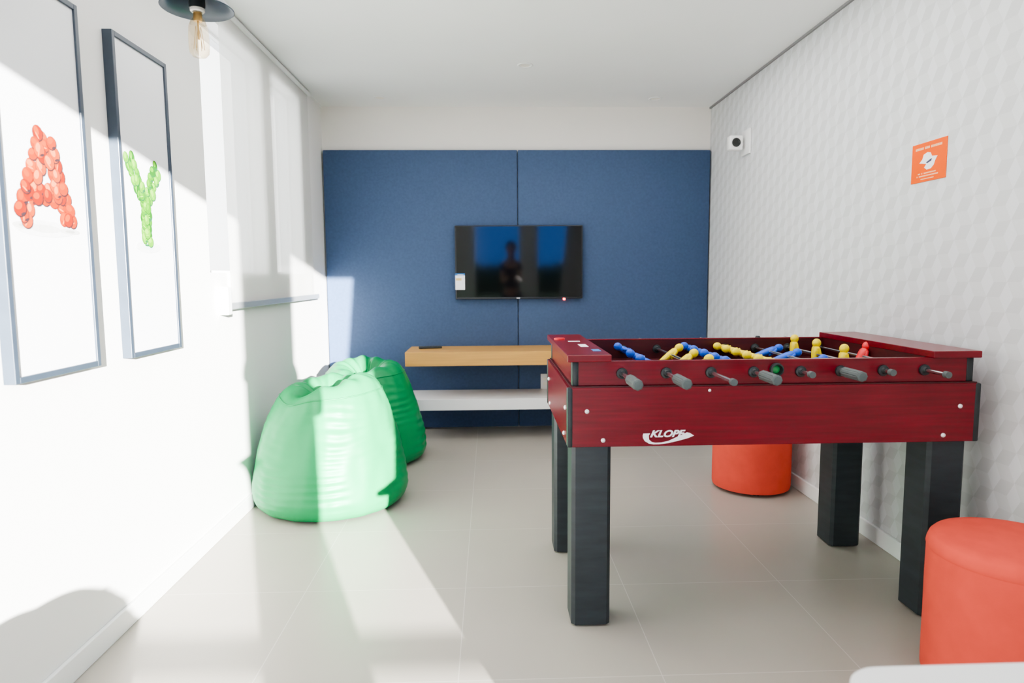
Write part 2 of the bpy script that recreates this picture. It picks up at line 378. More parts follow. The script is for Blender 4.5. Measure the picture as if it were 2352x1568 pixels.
bu = obj('bulb', lathe(bmesh.new(), [(.013, ly(2.014)), (.014, ly(2.000)), (.022, ly(1.985)), (.0285, ly(1.968)), (.0305, ly(1.94)), (.0305, ly(1.905)), (.0285, ly(1.888)), (.020, ly(1.878)), (.010, ly(1.875)), (0, ly(1.874))], 28), 'amber', lp, smooth='all')
bu['label'] = 'clear amber squirrel cage bulb'
bm = bmesh.new(); tube(bm, (0, 0, ly(1.985)), (0, 0, ly(2.011)), .0125); tube(bm, (0, 0, ly(1.93)), (0, 0, ly(1.985)), .003, n=8)
for i in range(6):
    a = i * PI / 3; tube(bm, (.008 * math.cos(a), .008 * math.sin(a), ly(1.97)), (.016 * math.cos(a + .5), .016 * math.sin(a + .5), ly(1.90)), .0009, n=6)
obj('filament', bm, 'brass', bu)

# ------------------------------------------------------------------ blue wall panels
g = 'blue wall panels behind the television'
for x0, x1, lab in ((-1.235, .2125, 'left navy blue upholstered wall panel, behind the green bean bags'), (.2165, 1.681, 'right navy blue upholstered wall panel, reaching the patterned wall')):
    o = obj('wall_panel', bx(x0, x1, 5.054, D, .012, 2.122, bev=.008, seg=3), 'blue', smooth=True); tag(o, lab, 'wall panel', g)

# ------------------------------------------------------------------ television
tv = thing('television', 'flat black wall mounted television on the blue panels', 'television', (.22, 5.054, 1.01))
def tvb(x0, x1, y0, y1, z0, z1, **k): return bx(x0 - .22, x1 - .22, y0 - 5.054, y1 - 5.054, z0 - 1.01, z1 - 1.01, **k)
obj('casing', tvb(-.262, .703, 5.008, 5.040, 1.008, 1.560, bev=.004), 'bezel', tv)
obj('screen', tvb(-.252, .693, 5.0055, 5.010, 1.022, 1.552), 'screen', tv)
obj('wall_bracket', tvb(.02, .42, 5.040, 5.0545, 1.15, 1.42), 'bezel', tv)
o = obj('standby_light', tvb(.553, .571, 5.004, 5.009, .998, 1.012, bev=.003), 'led', tv); o['label'] = 'glowing red standby light'
obj('logo_plate', tvb(.200, .226, 5.004, 5.0085, 1.012, 1.017), 'bolt', tv)
bm = tvb(-.262, -.190, 5.0035, 5.0052, 1.080, 1.203)
box(bm, -.262 - .22, -.190 - .22, 5.0028 - 5.054, 5.0037 - 5.054, 1.188 - 1.01, 1.203 - 1.01, mi=1)
box(bm, -.245 - .22, -.20 - .22, 5.0022 - 5.054, 5.0030 - 5.054, 1.191 - 1.01, 1.195 - 1.01, mi=0)
box(bm, -.258 - .22, -.215 - .22, 5.0028 - 5.054, 5.0037 - 5.054, 1.150 - 1.01, 1.168 - 1.01, mi=2)
o = obj('label_sticker', bm, ['signwhite', 'stk_blue', 'stk_yel'], tv); o['label'] = 'white, blue and yellow energy sticker'

# ------------------------------------------------------------------ console shelves, remote, outlet
o = obj('floating_shelf', bx(-.607, 1.05, 4.652, 5.054, .548, .648, bev=.002), 'oak'); tag(o, 'thick honey oak floating shelf on the blue panels below the television', 'shelf')
o = obj('floating_shelf', bx(-.607, 1.05, 4.652, 5.054, .228, .308, bev=.002), 'white_lacquer'); tag(o, 'white lacquered low floating shelf beneath the oak shelf', 'shelf')
rc = thing('remote_control', 'black television remote lying on the oak floating shelf', 'remote', (-.45, 4.90, .648))
bm = bx(-.085, .085, -.022, .022, 0, .017, bev=.005)
obj('case', bm, 'blackplastic', rc)
bm = bmesh.new()
for i in range(7):
    for j in (-1, 0, 1): box(bm, -.07 + i * .021, -.058 + i * .021, j * .012 - .004, j * .012 + .004, .0165, .0185)
obj('keypad', bm, 'grip', rc)
rc.rotation_euler = (0, 0, .18)
ou = thing('power_outlet', 'white power outlet on the blue panel above the white shelf', 'outlet', (.425, 5.054, .365))
obj('plate', bx(-.040, .040, -.008, 0, -.057, .060, bev=.003), 'trim', ou)
bm = bmesh.new(); box(bm, -.022, .022, -.011, -.0075, -.030, -.004, bev=.002); box(bm, -.022, .022, -.011, -.0075, .006, .032, bev=.002)
obj('socket_insert', bm, 'ceramic', ou)

# ------------------------------------------------------------------ bean bags
def bean_bag(label, cx, cy, R, zt, humps, seed, rot=0, tilt=0):
    t = thing('bean_bag', label, 'bean bag', (cx, cy, 0), 'green vinyl bean bags by the left wall')
    prof = [(0, .004), (.30, .002), (.62, .004), (.84, .012), (.94, .045), (.985, .09), (1.0, .15), (.99, .24), (.965, .35), (.92, .48), (.865, .60), (.80, .72), (.735, .83), (.66, .92),
            (.56, .985), (.45, 1.0), (.34, .975), (.23, .92), (.13, .86), (.06, .83), (0, .82)]
    nU, nV = 192, 150
    seamv = 13.0
    def P(u, v):
        s = v * (len(prof) - 1); i = min(int(s), len(prof) - 2); f = s - i
        g_ = lambda k: prof[max(0, min(len(prof) - 1, k))]
        def cr(c): # catmull-rom
            p0, p1, p2, p3 = g_(i - 1)[c], g_(i)[c], g_(i + 1)[c], g_(i + 2)[c]
            return .5 * (2 * p1 + (p2 - p0) * f + (2 * p0 - 5 * p1 + 4 * p2 - p3) * f * f + (3 * p1 - p0 - 3 * p2 + p3) * f ** 3)
        r, z = max(0, cr(0)) * R, max(.002, cr(1) * zt)
        a = 2 * PI * u
        zn = z / zt
        top = max(0, (s - 11) / 5.0); top = min(1, top); top *= min(1, r / (R * .25))
        r *= 1 + .025 * math.sin(2 * a + seed) + .02 * noise.noise((math.cos(a) * 1.2, math.sin(a) * 1.2, z * 3 + seed))
        for (ha, hw, hh) in humps:     # swellings (+) and creases (-) of the top
            d = math.atan2(math.sin(a - ha), math.cos(a - ha)); z += hh * top * math.exp(-(d / hw) ** 2)
        if s > 12.5:                   # gathers running to the tie
            z += .010 * top * math.sin(a * 11 + 2 * noise.noise((a, s * .3, seed))) * min(1, (s - 12.5) / 3)
        if 5 < s < 13.5:               # horizontal creases of the slack vinyl
            w = math.exp(-((s - 9) / 4) ** 2)
            ph = z * 150 + 5 * noise.noise((math.cos(a) * 1.5, math.sin(a) * 1.5, z * 5 + seed)) 
            amp = .0042 * w * max(0, .35 + noise.noise((math.cos(a) * 2.2 + 5, math.sin(a) * 2.2, z * 4 + seed * 2)))
            r += amp * math.sin(ph)
        r += .006 * noise.noise((math.cos(a) * 5, math.sin(a) * 5, z * 9 + seed)) * (1 if s > 2 else 0)
        x, y = r * math.cos(a), r * math.sin(a)
        x += tilt * zn * zn
        return Vector((x, y, z))
    def part(name, v0, v1, m, grow=0):
        bm = bmesh.new(); n = max(2, int(nV * (v1 - v0)))
        grid = [[bm.verts.new(P(i / nU, v0 + (v1 - v0) * j / n)) for i in range(nU)] for j in range(n + 1)]
        for j in range(n):
            for i in range(nU):
                k = (i + 1) % nU; bm.faces.new((grid[j][i], grid[j][k], grid[j + 1][k], grid[j + 1][i]))
        bmesh.ops.remove_doubles(bm, verts=bm.verts, dist=1e-5)
        return obj(name, bm, m, t, smooth='all')
    vs = seamv / (len(prof) - 1)
    part('bag_body', 0, vs, 'green'); part('top_panel', vs, 1, 'green')
    bm = bmesh.new(); ring = []
    for i in range(nU):
        p = P(i / nU, vs); nrm = Vector((p.x, p.y, .25 * R)).normalized(); p = p + nrm * .001
        ring.append([bm.verts.new(p + nrm * (.0035 * math.cos(q)) + Vector((0, 0, .0035 * math.sin(q)))) for q in (0, PI / 2, PI, 3 * PI / 2)])
    for i in range(nU):
        a, b = ring[i], ring[(i + 1) % nU]
        for q in range(4): bm.faces.new((a[q], b[q], b[(q + 1) % 4], a[(q + 1) % 4]))
    obj('seam_piping', bm, 'green', t, smooth='all')
    c = P(0, 1.0)
    bm = bmesh.new()   # gathered knot of vinyl in the dip
    for k in range(7):
        a = k * 2 * PI / 7; tube(bm, (c.x, c.y, c.z - .01), (c.x + .028 * math.cos(a), c.y + .028 * math.sin(a), c.z + .016), .010, .004, n=8)
    obj('tie_knot', bm, 'green_dark', t, smooth='all')
    t.rotation_euler = (0, 0, rot)
    return t
bean_bag('bright green vinyl bean bag in front, partly sunlit, against left wall', -.848, 3.425, .385, .635,
         [(-.25, .9, .055), (PI * 1.28, .35, -.075), (PI * .9, .5, -.01), (1.8, .7, .03)], 1.3, 0, .02)
bean_bag('darker green vinyl bean bag behind the front one, near the oak shelf', -.812, 4.27, .385, .615,
         [(.0, .7, .02), (PI / 2 + .3, .9, .045), (PI * 1.45, .5, -.04), (PI, .5, .01)], 4.1, 0, .0)

# ------------------------------------------------------------------ poufs
def pouf(label, cx, cy, r=.208, h=.44):
    t = thing('pouf', label, 'pouf', (cx, cy, 0), 'round coral red poufs')
    bm = bmesh.new()
    lathe(bm, [(0, .014), (r * .9, .014), (r * .985, .018), (r, .03), (r * 1.003, .10), (r, .2), (r * 1.003, .3), (r, h - .045)], 72)
    obj('upholstered_body', bm, 'coral', t, smooth=True)
    bm = bmesh.new()
    lathe(bm, [(r, h - .045), (r * 1.008, h - .040), (r * .998, h - .03), (r * .975, h - .016), (r * .93, h - .006), (r * .8, h), (r * .4, h + .004), (0, h + .005)], 72)
    obj('seat_top', bm, 'coral', t, smooth='all')
    for k in range(4):
        a = PI / 4 + k * PI / 2 + .6
        b = bmesh.new(); tube(b, (r * .72 * math.cos(a), r * .72 * math.sin(a), 0), (r * .72 * math.cos(a), r * .72 * math.sin(a), .0145), .018, n=16)
        obj('foot', b, 'blackplastic', t)
    return t
pouf('round coral red pouf seen beneath the foosball table', 1.445, 3.545)
pouf('round coral red pouf cropped at the right edge, before the foosball table', 1.452, 1.72)
bean_bag('bright green vinyl bean bag added behind the viewer to shade the lower left wall', -.68, -.14, .385, .575,
         [(.0, .7, .02), (PI, .5, .01)], 7.1)  # unseen bag, added for the rounded shadow it casts

# ------------------------------------------------------------------ foosball table
ft = thing('foosball_table', 'mahogany red foosball table on four thick black legs', 'foosball table', (0.929, 2.47, 0))
OX, OY = ft.location.x, ft.location.y
def F(name, bm, m, parent=ft, smooth=False, label=None):
    bmesh.ops.translate(bm, vec=(-OX, -OY, 0), verts=bm.verts)
    o = obj(name, bm, m, parent, smooth)
    if label: o['label'] = label
    return o
ax0, ax1, ay0, ay1, az0, az1 = .247, 1.611, 2.089, 2.851, .625, .820
ux0, ux1, uy0, uy1, uz1 = .264, 1.592, 2.105, 2.835, .904
F('front_apron', bx(ax0 + .012, ax1 - .012, ay0, ay0 + .02, az0, az1, bev=.0015), 'mahog')
F('rear_apron', bx(ax0 + .012, ax1 - .012, ay1 - .02, ay1, az0, az1, bev=.0015), 'mahog')
F('side_apron', bx(ax0, ax0 + .02, ay0 + .02, ay1 - .02, az0, az1, bev=.0015), 'mahog')
F('side_apron', bx(ax1 - .02, ax1, ay0 + .02, ay1 - .02, az0, az1, bev=.0015), 'mahog')
F('front_panel', bx(ux0 + .012, ux1 - .012, uy0, uy0 + .022, az1 + .004, uz1, bev=.0015), 'mahog')
F('rear_panel', bx(ux0 + .012, ux1 - .012, uy1 - .022, uy1, az1 + .004, uz1 + .003, bev=.0015), ['mahog'])
F('end_panel', bx(ux0, ux0 + .02, uy0 + .02, uy1 - .02, az1 + .004, uz1, bev=.0015), 'mahog')
F('end_panel', bx(ux1 - .02, ux1, uy0 + .02, uy1 - .02, az1 + .004, uz1, bev=.0015), 'mahog')
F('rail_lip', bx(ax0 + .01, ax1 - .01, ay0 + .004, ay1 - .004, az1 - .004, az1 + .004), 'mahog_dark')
# inner faces and playing field
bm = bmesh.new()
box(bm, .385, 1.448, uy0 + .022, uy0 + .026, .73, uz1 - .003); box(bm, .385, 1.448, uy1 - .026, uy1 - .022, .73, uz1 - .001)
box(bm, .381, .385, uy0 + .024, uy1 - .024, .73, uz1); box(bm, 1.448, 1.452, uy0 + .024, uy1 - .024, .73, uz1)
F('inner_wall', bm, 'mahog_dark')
F('playing_field', bx(.385, 1.448, uy0 + .026, uy1 - .026, .735, .745), 'field')
# end caps
capl = F('end_cap', bx(.246, .388, 2.084, 2.842, uz1, .927, bev=.003), 'mahog', label='left end cap with stickers')
F('end_cap', bx(1.445, 1.607, 2.084, 2.842, uz1, .927, bev=.003), 'mahog')
for q in ((.322, .350, 2.33, 2.42), (.300, .345, 2.52, 2.545)): F('sticker', bx(*q, .927, .9278), 'signwhite', capl, label='white sticker')
bm = bmesh.new(); box(bm, .345, .372, 2.19, 2.25, .927, .9278); F('sticker', bm, 'stk_blue', capl, label='blue sticker')
bm = bmesh.new(); tube(bm, (.275, 2.62, .927), (.275, 2.62, .932), .022); F('score_button', bm, 'p_red', capl, True)
# black corner trims
for (x0, x1, y0, y1) in ((ax0 - .002, ax0 + .016, ay0 - .002, ay0 + .03), (ax1 - .018, ax1 + .002, ay0 - .002, ay0 + .03), (ax0 - .002, ax0 + .016, ay1 - .03, ay1 + .002), (ax1 - .018, ax1 + .002, ay1 - .03, ay1 + .002)):
    F('corner_trim', bx(x0, x1, y0, y1, az0 - .001, az1, bev=.005), 'blackplastic', smooth=True)
for (x0, x1, y0, y1) in ((ux0 - .002, ux0 + .020, uy0 - .002, uy0 + .03), (ux1 - .022, ux1 + .002, uy0 - .002, uy0 + .03), (ux0 - .002, ux0 + .020, uy1 - .03, uy1 + .002), (ux1 - .022, ux1 + .002, uy1 - .03, uy1 + .002)):
    F('corner_trim', bx(x0, x1, y0, y1, az1 + .003, uz1, bev=.004), 'blackplastic', smooth=True)
# legs
for (x0, y0) in ((.263, 2.110), (1.462, 2.110), (.263, 2.704), (1.462, 2.704)):
    bm = bx(x0, x0 + .130, y0, y0 + .130, .008, az0 + .06)
    es = [e for e in bm.edges if abs((e.verts[0].co - e.verts[1].co).z) > .1]
    bmesh.ops.bevel(bm, geom=es, offset=.012, segments=1, affect='EDGES')
    lg = F('leg', bm, 'blackleg')
    bm = bmesh.new(); tube(bm, (x0 + .065, y0 + .065, 0), (x0 + .065, y0 + .065, .010), .045, n=24); F('leveling_foot', bm, 'blackplastic', lg, True)
# bolts
for (x, z) in ((.309, .743), (.362, .647), (1.545, .744), (1.493, .647)):
    bm = lathe(bmesh.new(), [(.0075, 0), (.0072, .0025), (.0045, .005), (0, .006)], 20, Matrix.Translation((x, ay0, z)) @ Matrix.Rotation(PI / 2, 4, 'X'))
    F('bolt', bm, 'bolt', smooth='all')
for (y, z) in ((2.16, .743), (2.20, .647), (2.78, .743), (2.73, .647)):
    bm = lathe(bmesh.new(), [(.0075, 0), (.0072, .0025), (.0045, .005), (0, .006)], 20, Matrix.Translation((ax0, y, z)) @ Matrix.Rotation(-PI / 2, 4, 'Y'))
    F('bolt', bm, 'bolt', smooth='all')
bm = lathe(bmesh.new(), [(.005, 0), (.003, .003), (0, .0035)], 16, Matrix.Translation((.709, ay0, .807)) @ Matrix.Rotation(PI / 2, 4, 'X'))
F('bolt', bm, 'bolt', smooth='all')
# ball inlet
bm = lathe(bmesh.new(), [(.020, 0), (.0225, .004), (.0215, .014), (.017, .016), (.014, .006), (.0135, .001)], 28, Matrix.Translation((.931, uy0, .871)) @ Matrix.Rotation(PI / 2, 4, 'X'))
bi = F('ball_inlet', bm, 'blackplastic', smooth=True)
bm = lathe(bmesh.new(), [(.0135, .001), (.010, .004), (0, .005)], 20, Matrix.Translation((.931, uy0, .871)) @ Matrix.Rotation(PI / 2, 4, 'X'))
F('inlet_cup', bm, 'field', bi, 'all', label='green inlet cup')
bm = bmesh.new(); tube(bm, (1.165, 2.825, uz1 + .002), (1.165, 2.825, uz1 + .010), .012, .008); F('top_stud', bm, 'blackplastic', smooth=True)
# players
def player_bm():
    bm = bmesh.new()
    # head
    r = bmesh.ops.create_uvsphere(bm, u_segments=16, v_segments=10, radius=.0128)
    bmesh.ops.transform(bm, matrix=Matrix.Translation((0, 0, .034)) @ Matrix.Diagonal((.95, .95, 1.1, 1)), verts=r['verts'])
    # body: elliptic sections (z, rx, ry)
    secs = [(.0265, .004, .005), (.024, .008, .012), (.018, .010, .016), (.008, .0105, .0155), (-.002, .0105, .0135), (-.012, .0095, .013), (-.020, .009, .0135),
            (-.035, .0075, .012), (-.050, .0065, .011), (-.060, .0065, .010), (-.066, .009, .011), (-.078, .010, .0115), (-.080, .008, .010)]
    n = 18; rings = [[bm.verts.new((rx * math.cos(2 * PI * i / n), ry * math.sin(2 * PI * i / n), z)) for i in range(n)] for z, rx, ry in secs]
    for a, b in zip(rings, rings[1:]):
        for i in range(n): bm.faces.new((a[i], b[i], b[(i + 1) % n], a[(i + 1) % n]))
    bm.faces.new(rings[0]); bm.faces.new(rings[-1][::-1])
    for s in (-1, 1):  # arms folded along the trunk
        tube(bm, (0, s * .0145, .020), (.006, s * .0165, .000), .0048, .004, n=10)
        tube(bm, (.006, s * .0165, .001), (.010, s * .008, -.004), .004, .0035, n=10)
    bmesh.ops.scale(bm, vec=(1.38, 1.38, 1.30), verts=bm.verts)
    bmesh.ops.recalc_face_normals(bm, faces=bm.faces[:])
    return bm
RX = [.424, .569, .716, .857, 1.013, 1.146, 1.288, 1.427]
RZ = .864
ME = {}
for c in ('p_blue', 'p_yellow', 'p_red'):
    o = obj('player', player_bm(), c, smooth=True); ME[c] = o.data; bpy.data.objects.remove(o)
hb = bmesh.new(); lathe(hb, [(.0, 0), (.0125, .0005), (.0165, .004), (.0172, .012), (.0172, .10), (.0165, .108), (.0125, .116), (0, .118)], 8)
bmesh.ops.bevel(hb, geom=[e for e in hb.edges if abs(e.verts[0].co.z - e.verts[1].co.z) > .05], offset=.003, segments=2, affect='EDGES')
o = obj('handle', hb, 'grip', smooth=True); HM = o.data; bpy.data.objects.remove(o)
rods = [(1.865, 3.00, 'p_blue', 1, -60, [2.47]), (1.87, 3.00, 'p_blue', 1, -62, [2.305, 2.47, 2.715]), (1.895, 3.08, 'p_yellow', 0, 52, [2.40, 2.59, 2.23]),
        (1.92, 3.00, 'p_blue', 1, -66, [2.25, 2.36, 2.48, 2.61, 2.74]), (2.02, 3.08, 'p_yellow', 0, -75, [2.24, 2.34, 2.45, 2.56, 2.67, 2.775]),
        (1.97, 3.00, 'p_blue', 1, 72, [2.30, 2.50, 2.665]), (2.045, 3.08, 'p_yellow', 0, 4, [2.35, 2.555, 2.745]), (1.985, 3.08, 'p_red', 0, 28, [2.475])]
for k, (y0, y1, c, hand, ang, ps) in enumerate(rods):
    x = RX[k]
    bm = bmesh.new(); tube(bm, (x, y0 + (.05 if hand else .012), RZ), (x, y1 - (0 if hand else .05), RZ), .0065, n=18)
    rod = F('rod', bm, 'steel', smooth=True)
    def sub(nm, me, loc, rot):
        o = bpy.data.objects.new(nm, me); C.objects.link(o); o.parent = rod; o.location = (loc[0] - OX, loc[1] - OY, loc[2]); o.rotation_euler = rot; return o
    if hand:
        sub('handle', HM, (x, y0, RZ), (-PI / 2, 0, 0))
        bm = bmesh.new(); tube(bm, (x, y1, RZ), (x, y1 + .012, RZ), .010); F('rod_cap', bm, 'blackplastic', rod, True)
    else:
        sub('handle', HM, (x, y1 + .06, RZ), (PI / 2, 0, 0))
        bm = bmesh.new(); tube(bm, (x, y0, RZ), (x, y0 + .018, RZ), .0105); F('rod_cap', bm, 'grip', rod, True)
    for (yy, s) in ((uy0, PI / 2), (uy1 - .026, PI / 2)):
        bm = lathe(bmesh.new(), [(.0175, -.001), (.0185, .002), (.0175, .008), (.012, .010), (.0085, .016), (.0066, .016)], 24, Matrix.Translation((x, yy, RZ)) @ Matrix.Rotation(s, 4, 'X'))
        F('bearing', bm, 'blackplastic', rod, True)
    for y in ps:
        sub('player', ME[c], (x, y, RZ), (0, math.radians(ang), 0))
# the brand mark: word and swoosh
def lx(px): return .493 + (px / 13.835 + 1450 - 1477) * .001435
def lz(py): return .661 - (py / 13.835 + 970 - 1000) * .001435 + .0018
sw = [(380, 370), (590, 365), (545, 440), (560, 560), (640, 640), (760, 668), (950, 662), (1180, 615), (1450, 490), (1620, 410), (1760, 350), (1850, 370), (1985, 455), (1800, 530), (1500, 610), (1180, 680), (900, 716), (700, 718), (560, 690), (430, 610), (368, 510), (360, 430)]
bm = prism(bmesh.new(), [(lx(a), lz(b)) for a, b in sw], -.0012, lambda u, v, w: (u, ay0 + w, v))
lg = F('logo', bm, 'signwhite', label='white swoosh logo with the word KLOPF')
cu = bpy.data.curves.new('word', 'FONT'); cu.body = 'KLOPF'; cu.size = .033; cu.shear = .35; cu.offset = .0011; cu.extrude = .0006; cu.align_x = 'LEFT'
to = bpy.data.objects.new('word', cu); C.objects.link(to); bpy.context.view_layer.update()
me = bpy.data.meshes.new_from_object(to); bpy.data.objects.remove(to)
xs = [v.co.x for v in me.vertices]; ys = [v.co.y for v in me.vertices]
sx = .116 / (max(xs) - min(xs)); sy = .0235 / (max(ys) - min(ys))
for v in me.vertices: v.co = Vector((lx(590) + (v.co.x - min(xs)) * sx - OX, ay0 - .0016 + v.co.z - OY, lz(492) + (v.co.y - min(ys)) * sy))
me.materials.append(M['signwhite'])
wd = bpy.data.objects.new('lettering', me); C.objects.link(wd); wd.parent = lg

# ------------------------------------------------------------------ security camera, sign, downlights
sc_ = thing('security_camera', 'small white security camera high on the patterned wall', 'camera', (XR, 4.38, 2.035))
obj('mount_plate', bx(-.014, 0, -.09, .05, -.075, .085, bev=.004), 'white_lacquer', sc_)
bm = bmesh.new(); tube(bm, (-.012, .02, 0), (-.045, .02, 0), .014); obj('arm', bm, 'white_lacquer', sc_, True)
bm = bx(-.118, -.030, -.03, .035, -.044, .050, bev=.010, seg=3)
cb = obj('camera_body', bm, 'white_lacquer', sc_, smooth=True)
bm = lathe(bmesh.new(), [(0, -.002), (.027, -.002), (.029, .004), (.024, .006), (.020, .002), (.010, .004), (0, .005)], 28, Matrix.Translation((-.078, -.030, .003)) @ Matrix.Rotation(PI / 2, 4, 'X'))
obj('lens', bm, 'lens', cb, smooth='all')

sg = thing('wall_sign', 'orange rectangular notice with white map emblem on the patterned wall', 'sign', (XR, 2.531, 1.61))
obj('sign_plate', bx(-.003, 0, -.101, .101, -.076, .074, bev=.001), 'orange', sg)
pl = lambda u, v, w: (-.0032 - w, -u, v)
bm = bmesh.new()
emb = [(-.052, -.002), (-.034, .012), (-.028, .028), (-.006, .034), (.012, .030), (.020, .016), (.052, .012), (.040, -.004), (.034, -.018), (.018, -.030), (-.006, -.032), (-.022, -.022), (-.010, -.010), (-.030, -.006)]
prism(bm, emb, .0008, pl)
em = obj('emblem', bm, 'signwhite', sg); em['label'] = 'white map shaped emblem'
bm = bmesh.new(); prism(bm, [(-.012, -.004), (.014, .006), (.022, .006), (.018, -.002), (-.004, -.008)], .0012, pl); obj('emblem_stroke', bm, 'signdark', em)
for (u0, u1, v0, v1) in ((-.085, .080, .048, .057), (-.065, .050, -.046, -.041), (-.065, .062, -.056, -.051), (-.040, .040, -.067, -.063)):
    n = int((u1 - u0) / .007); bm = bmesh.new()
    for i in range(n):
        if random.random() < .85: prism(bm, [(u0 + i * .007, v0), (u0 + i * .007 + .0056, v0), (u0 + i * .007 + .0056, v1), (u0 + i * .007, v1)], .0006, pl)
    obj('small_print', bm, 'signpink', sg)

dl = None
for i, (x, y, lab) in enumerate(((.224, 4.112, 'recessed ceiling downlight at the middle, nearest the viewer'), (-.77, 4.851, 'recessed ceiling downlight at far left, above the blind corner'), (1.202, 4.856, 'recessed ceiling downlight at far right, by the patterned wall'))):
    if dl is None:
        dl = thing('downlight', lab, 'ceiling light', (x, y, H), 'recessed ceiling downlights')
        obj('rim', lathe(bmesh.new(), [(.034, 0), (.046, 0), (.048, -.002), (.046, -.0045), (.036, -.005), (.033, -.001)], 32), 'ceiling', dl, smooth='all')
        obj('diffuser', lathe(bmesh.new(), [(0, -.0012), (.033, -.0012), (.0335, -.0005), (0, -.0005)], 32), 'ceramic', dl)
    else:
        o = copy_tree(dl); o.location = (x, y, H); o['label'] = lab

# ------------------------------------------------------------------ white table close to the viewer (only its far edge is in the frame)
wt = thing('side_table', 'white low table in the near foreground, only its rounded far edge showing', 'table', (.83, .60, 0))
def rrect(hx, hy, r, n=8):
    p = []
    for (cx, cy, a0) in ((hx - r, hy - r, 0), (-hx + r, hy - r, PI / 2), (-hx + r, -hy + r, PI), (hx - r, -hy + r, 3 * PI / 2)):
        for i in range(n + 1): a = a0 + PI / 2 * i / n; p.append((cx + r * math.cos(a), cy + r * math.sin(a)))
    return p
bm = prism(bmesh.new(), rrect(.325, .31, .06), .022, lambda u, v, w: (u, v, .578 + w))
bmesh.ops.bevel(bm, geom=[e for e in bm.edges if abs(e.verts[0].co.z - e.verts[1].co.z) < .001], offset=.004, segments=2, affect='EDGES')
obj('table_top', bm, 'white_lacquer', wt, smooth=True)
for sx in (-1, 1):
    for sy in (-1, 1):
        bm = bmesh.new(); tube(bm, (sx * .27, sy * .25, 0), (sx * .25, sy * .23, .578), .013, .018); obj('leg', bm, 'white_lacquer', wt, True)

# ------------------------------------------------------------------ the photographer, mirrored in the television
M['skin'] = mat('skin', (.52, .30, .21), .55, .4, var=((20, 20, 20), .05, 2))
M['shirt'] = mat('dark_navy_shirt', (.012, .016, .035), .85, .2, var=((20, 20, 20), .15, 3))
M['jeans'] = mat('dark_blue_jeans', (.03, .05, .10), .85, .2, var=((30, 30, 30), .15, 3))
M['hair'] = mat('dark_brown_hair', (.03, .018, .012), .6, .3, var=((60, 60, 20), .2, 3))
def skin(name, pts, edges, m, parent=None, root=0):
    me = bpy.data.meshes.new(name); me.from_pydata([p[:3] for p in pts], edges, [])
    o = bpy.data.objects.new(name, me); C.objects.link(o); me.materials.append(M[m])
    md = o.modifiers.new('skin', 'SKIN'); md.use_smooth_shade = True; md.branch_smoothing = .6
    sv = me.skin_vertices[0].data if me.skin_vertices else None
    if sv is None:
        bm = bmesh.new(); bm.from_mesh(me); bm.verts.layers.skin.verify(); bm.to_mesh(me); bm.free(); sv = me.skin_vertices[0].data
    for i, p in enumerate(pts):
        r = p[3] if isinstance(p[3], tuple) else (p[3], p[3]); sv[i].radius = r; sv[i].use_root = (i == root)
    ss = o.modifiers.new('sub', 'SUBSURF'); ss.levels = 2; ss.render_levels = 2
    if parent: o.parent = parent
    return o
pn = thing('person', 'person in dark shirt and jeans with both hands raised, mirrored in the television', 'person', (.33, -.42, 0))
pts = [(0, -.02, .95, (.13, .10)), (0, .0, 1.10, (.12, .09)), (0, .03, 1.26, (.14, .10)), (0, .05, 1.38, (.13, .085)), (0, .08, 1.46, .052), (0, .10, 1.52, .055), (0, .115, 1.58, (.078, .09)), (0, .12, 1.65, (.074, .085)), (0, .12, 1.69, (.04, .045)),
       (-.125, .05, 1.37, .048), (-.135, .12, 1.10, .038), (-.085, .30, 1.14, .026), (-.075, .34, 1.16, (.022, .034)),
       (.125, .05, 1.37, .048), (.135, .12, 1.10, .038), (.085, .30, 1.14, .026), (.075, .34, 1.16, (.022, .034)),
       (-.07, .0, .86, .078), (-.07, .02, .50, .055), (-.075, -.02, .10, .038), (-.078, .03, .045, .038), (-.082, .13, .035, .034),
       (.07, .0, .86, .078), (.07, .02, .50, .055), (.075, -.02, .10, .038), (.078, .03, .045, .038), (.082, .13, .035, .034)]
E_ = [(0, 1), (1, 2), (2, 3), (3, 4), (4, 5), (5, 6), (6, 7), (7, 8), (3, 9), (9, 10), (10, 11), (11, 12), (3, 13), (13, 14), (14, 15), (15, 16), (0, 17), (17, 18), (18, 19), (19, 20), (20, 21), (0, 22), (22, 23), (23, 24), (24, 25), (25, 26)]
for (w, sx) in ((12, -1), (16, 1)):      # fingers curling round the camera, thumb from the side of the palm
    px_, py2, pz, _ = pts[w]
    for k in range(4):
        b = len(pts); L_ = (.030, .034, .032, .025)[k]
        pts += [(px_ - sx * .004, py2 + .03, pz + .024 - k * .017, .0095), (px_ - sx * .016, py2 + .03 + L_, pz + .024 - k * .017, .0085), (px_ - sx * .034, py2 + .035 + L_, pz + .022 - k * .017, .0075)]
        E_ += [(w, b), (b, b + 1), (b + 1, b + 2)]
    b = len(pts); pts += [(px_ - sx * .022, py2 + .0, pz + .014, .011), (px_ - sx * .038, py2 + .014, pz + .022, .009)]; E_ += [(w, b), (b, b + 1)]
body = skin('body', pts, E_, 'skin', pn)
sh = [(x, y, z, (r[0] + .012, r[1] + .012) if isinstance(r, tuple) else r + .012) for x, y, z, r in (pts[0], pts[1], pts[2], pts[3], pts[9], (-.130, .08, 1.25, .044), pts[13], (.130, .08, 1.25, .044))]
skin('shirt', sh, [(0, 1), (1, 2), (2, 3), (3, 4), (4, 5), (3, 6), (6, 7)], 'shirt', pn)
tr = [(0, -.02, .96, (.142, .112)), (-.07, .0, .86, .090), (-.07, .02, .50, .066), (-.075, -.01, .10, .058), (.07, .0, .86, .090), (.07, .02, .50, .066), (.075, -.01, .10, .058)]
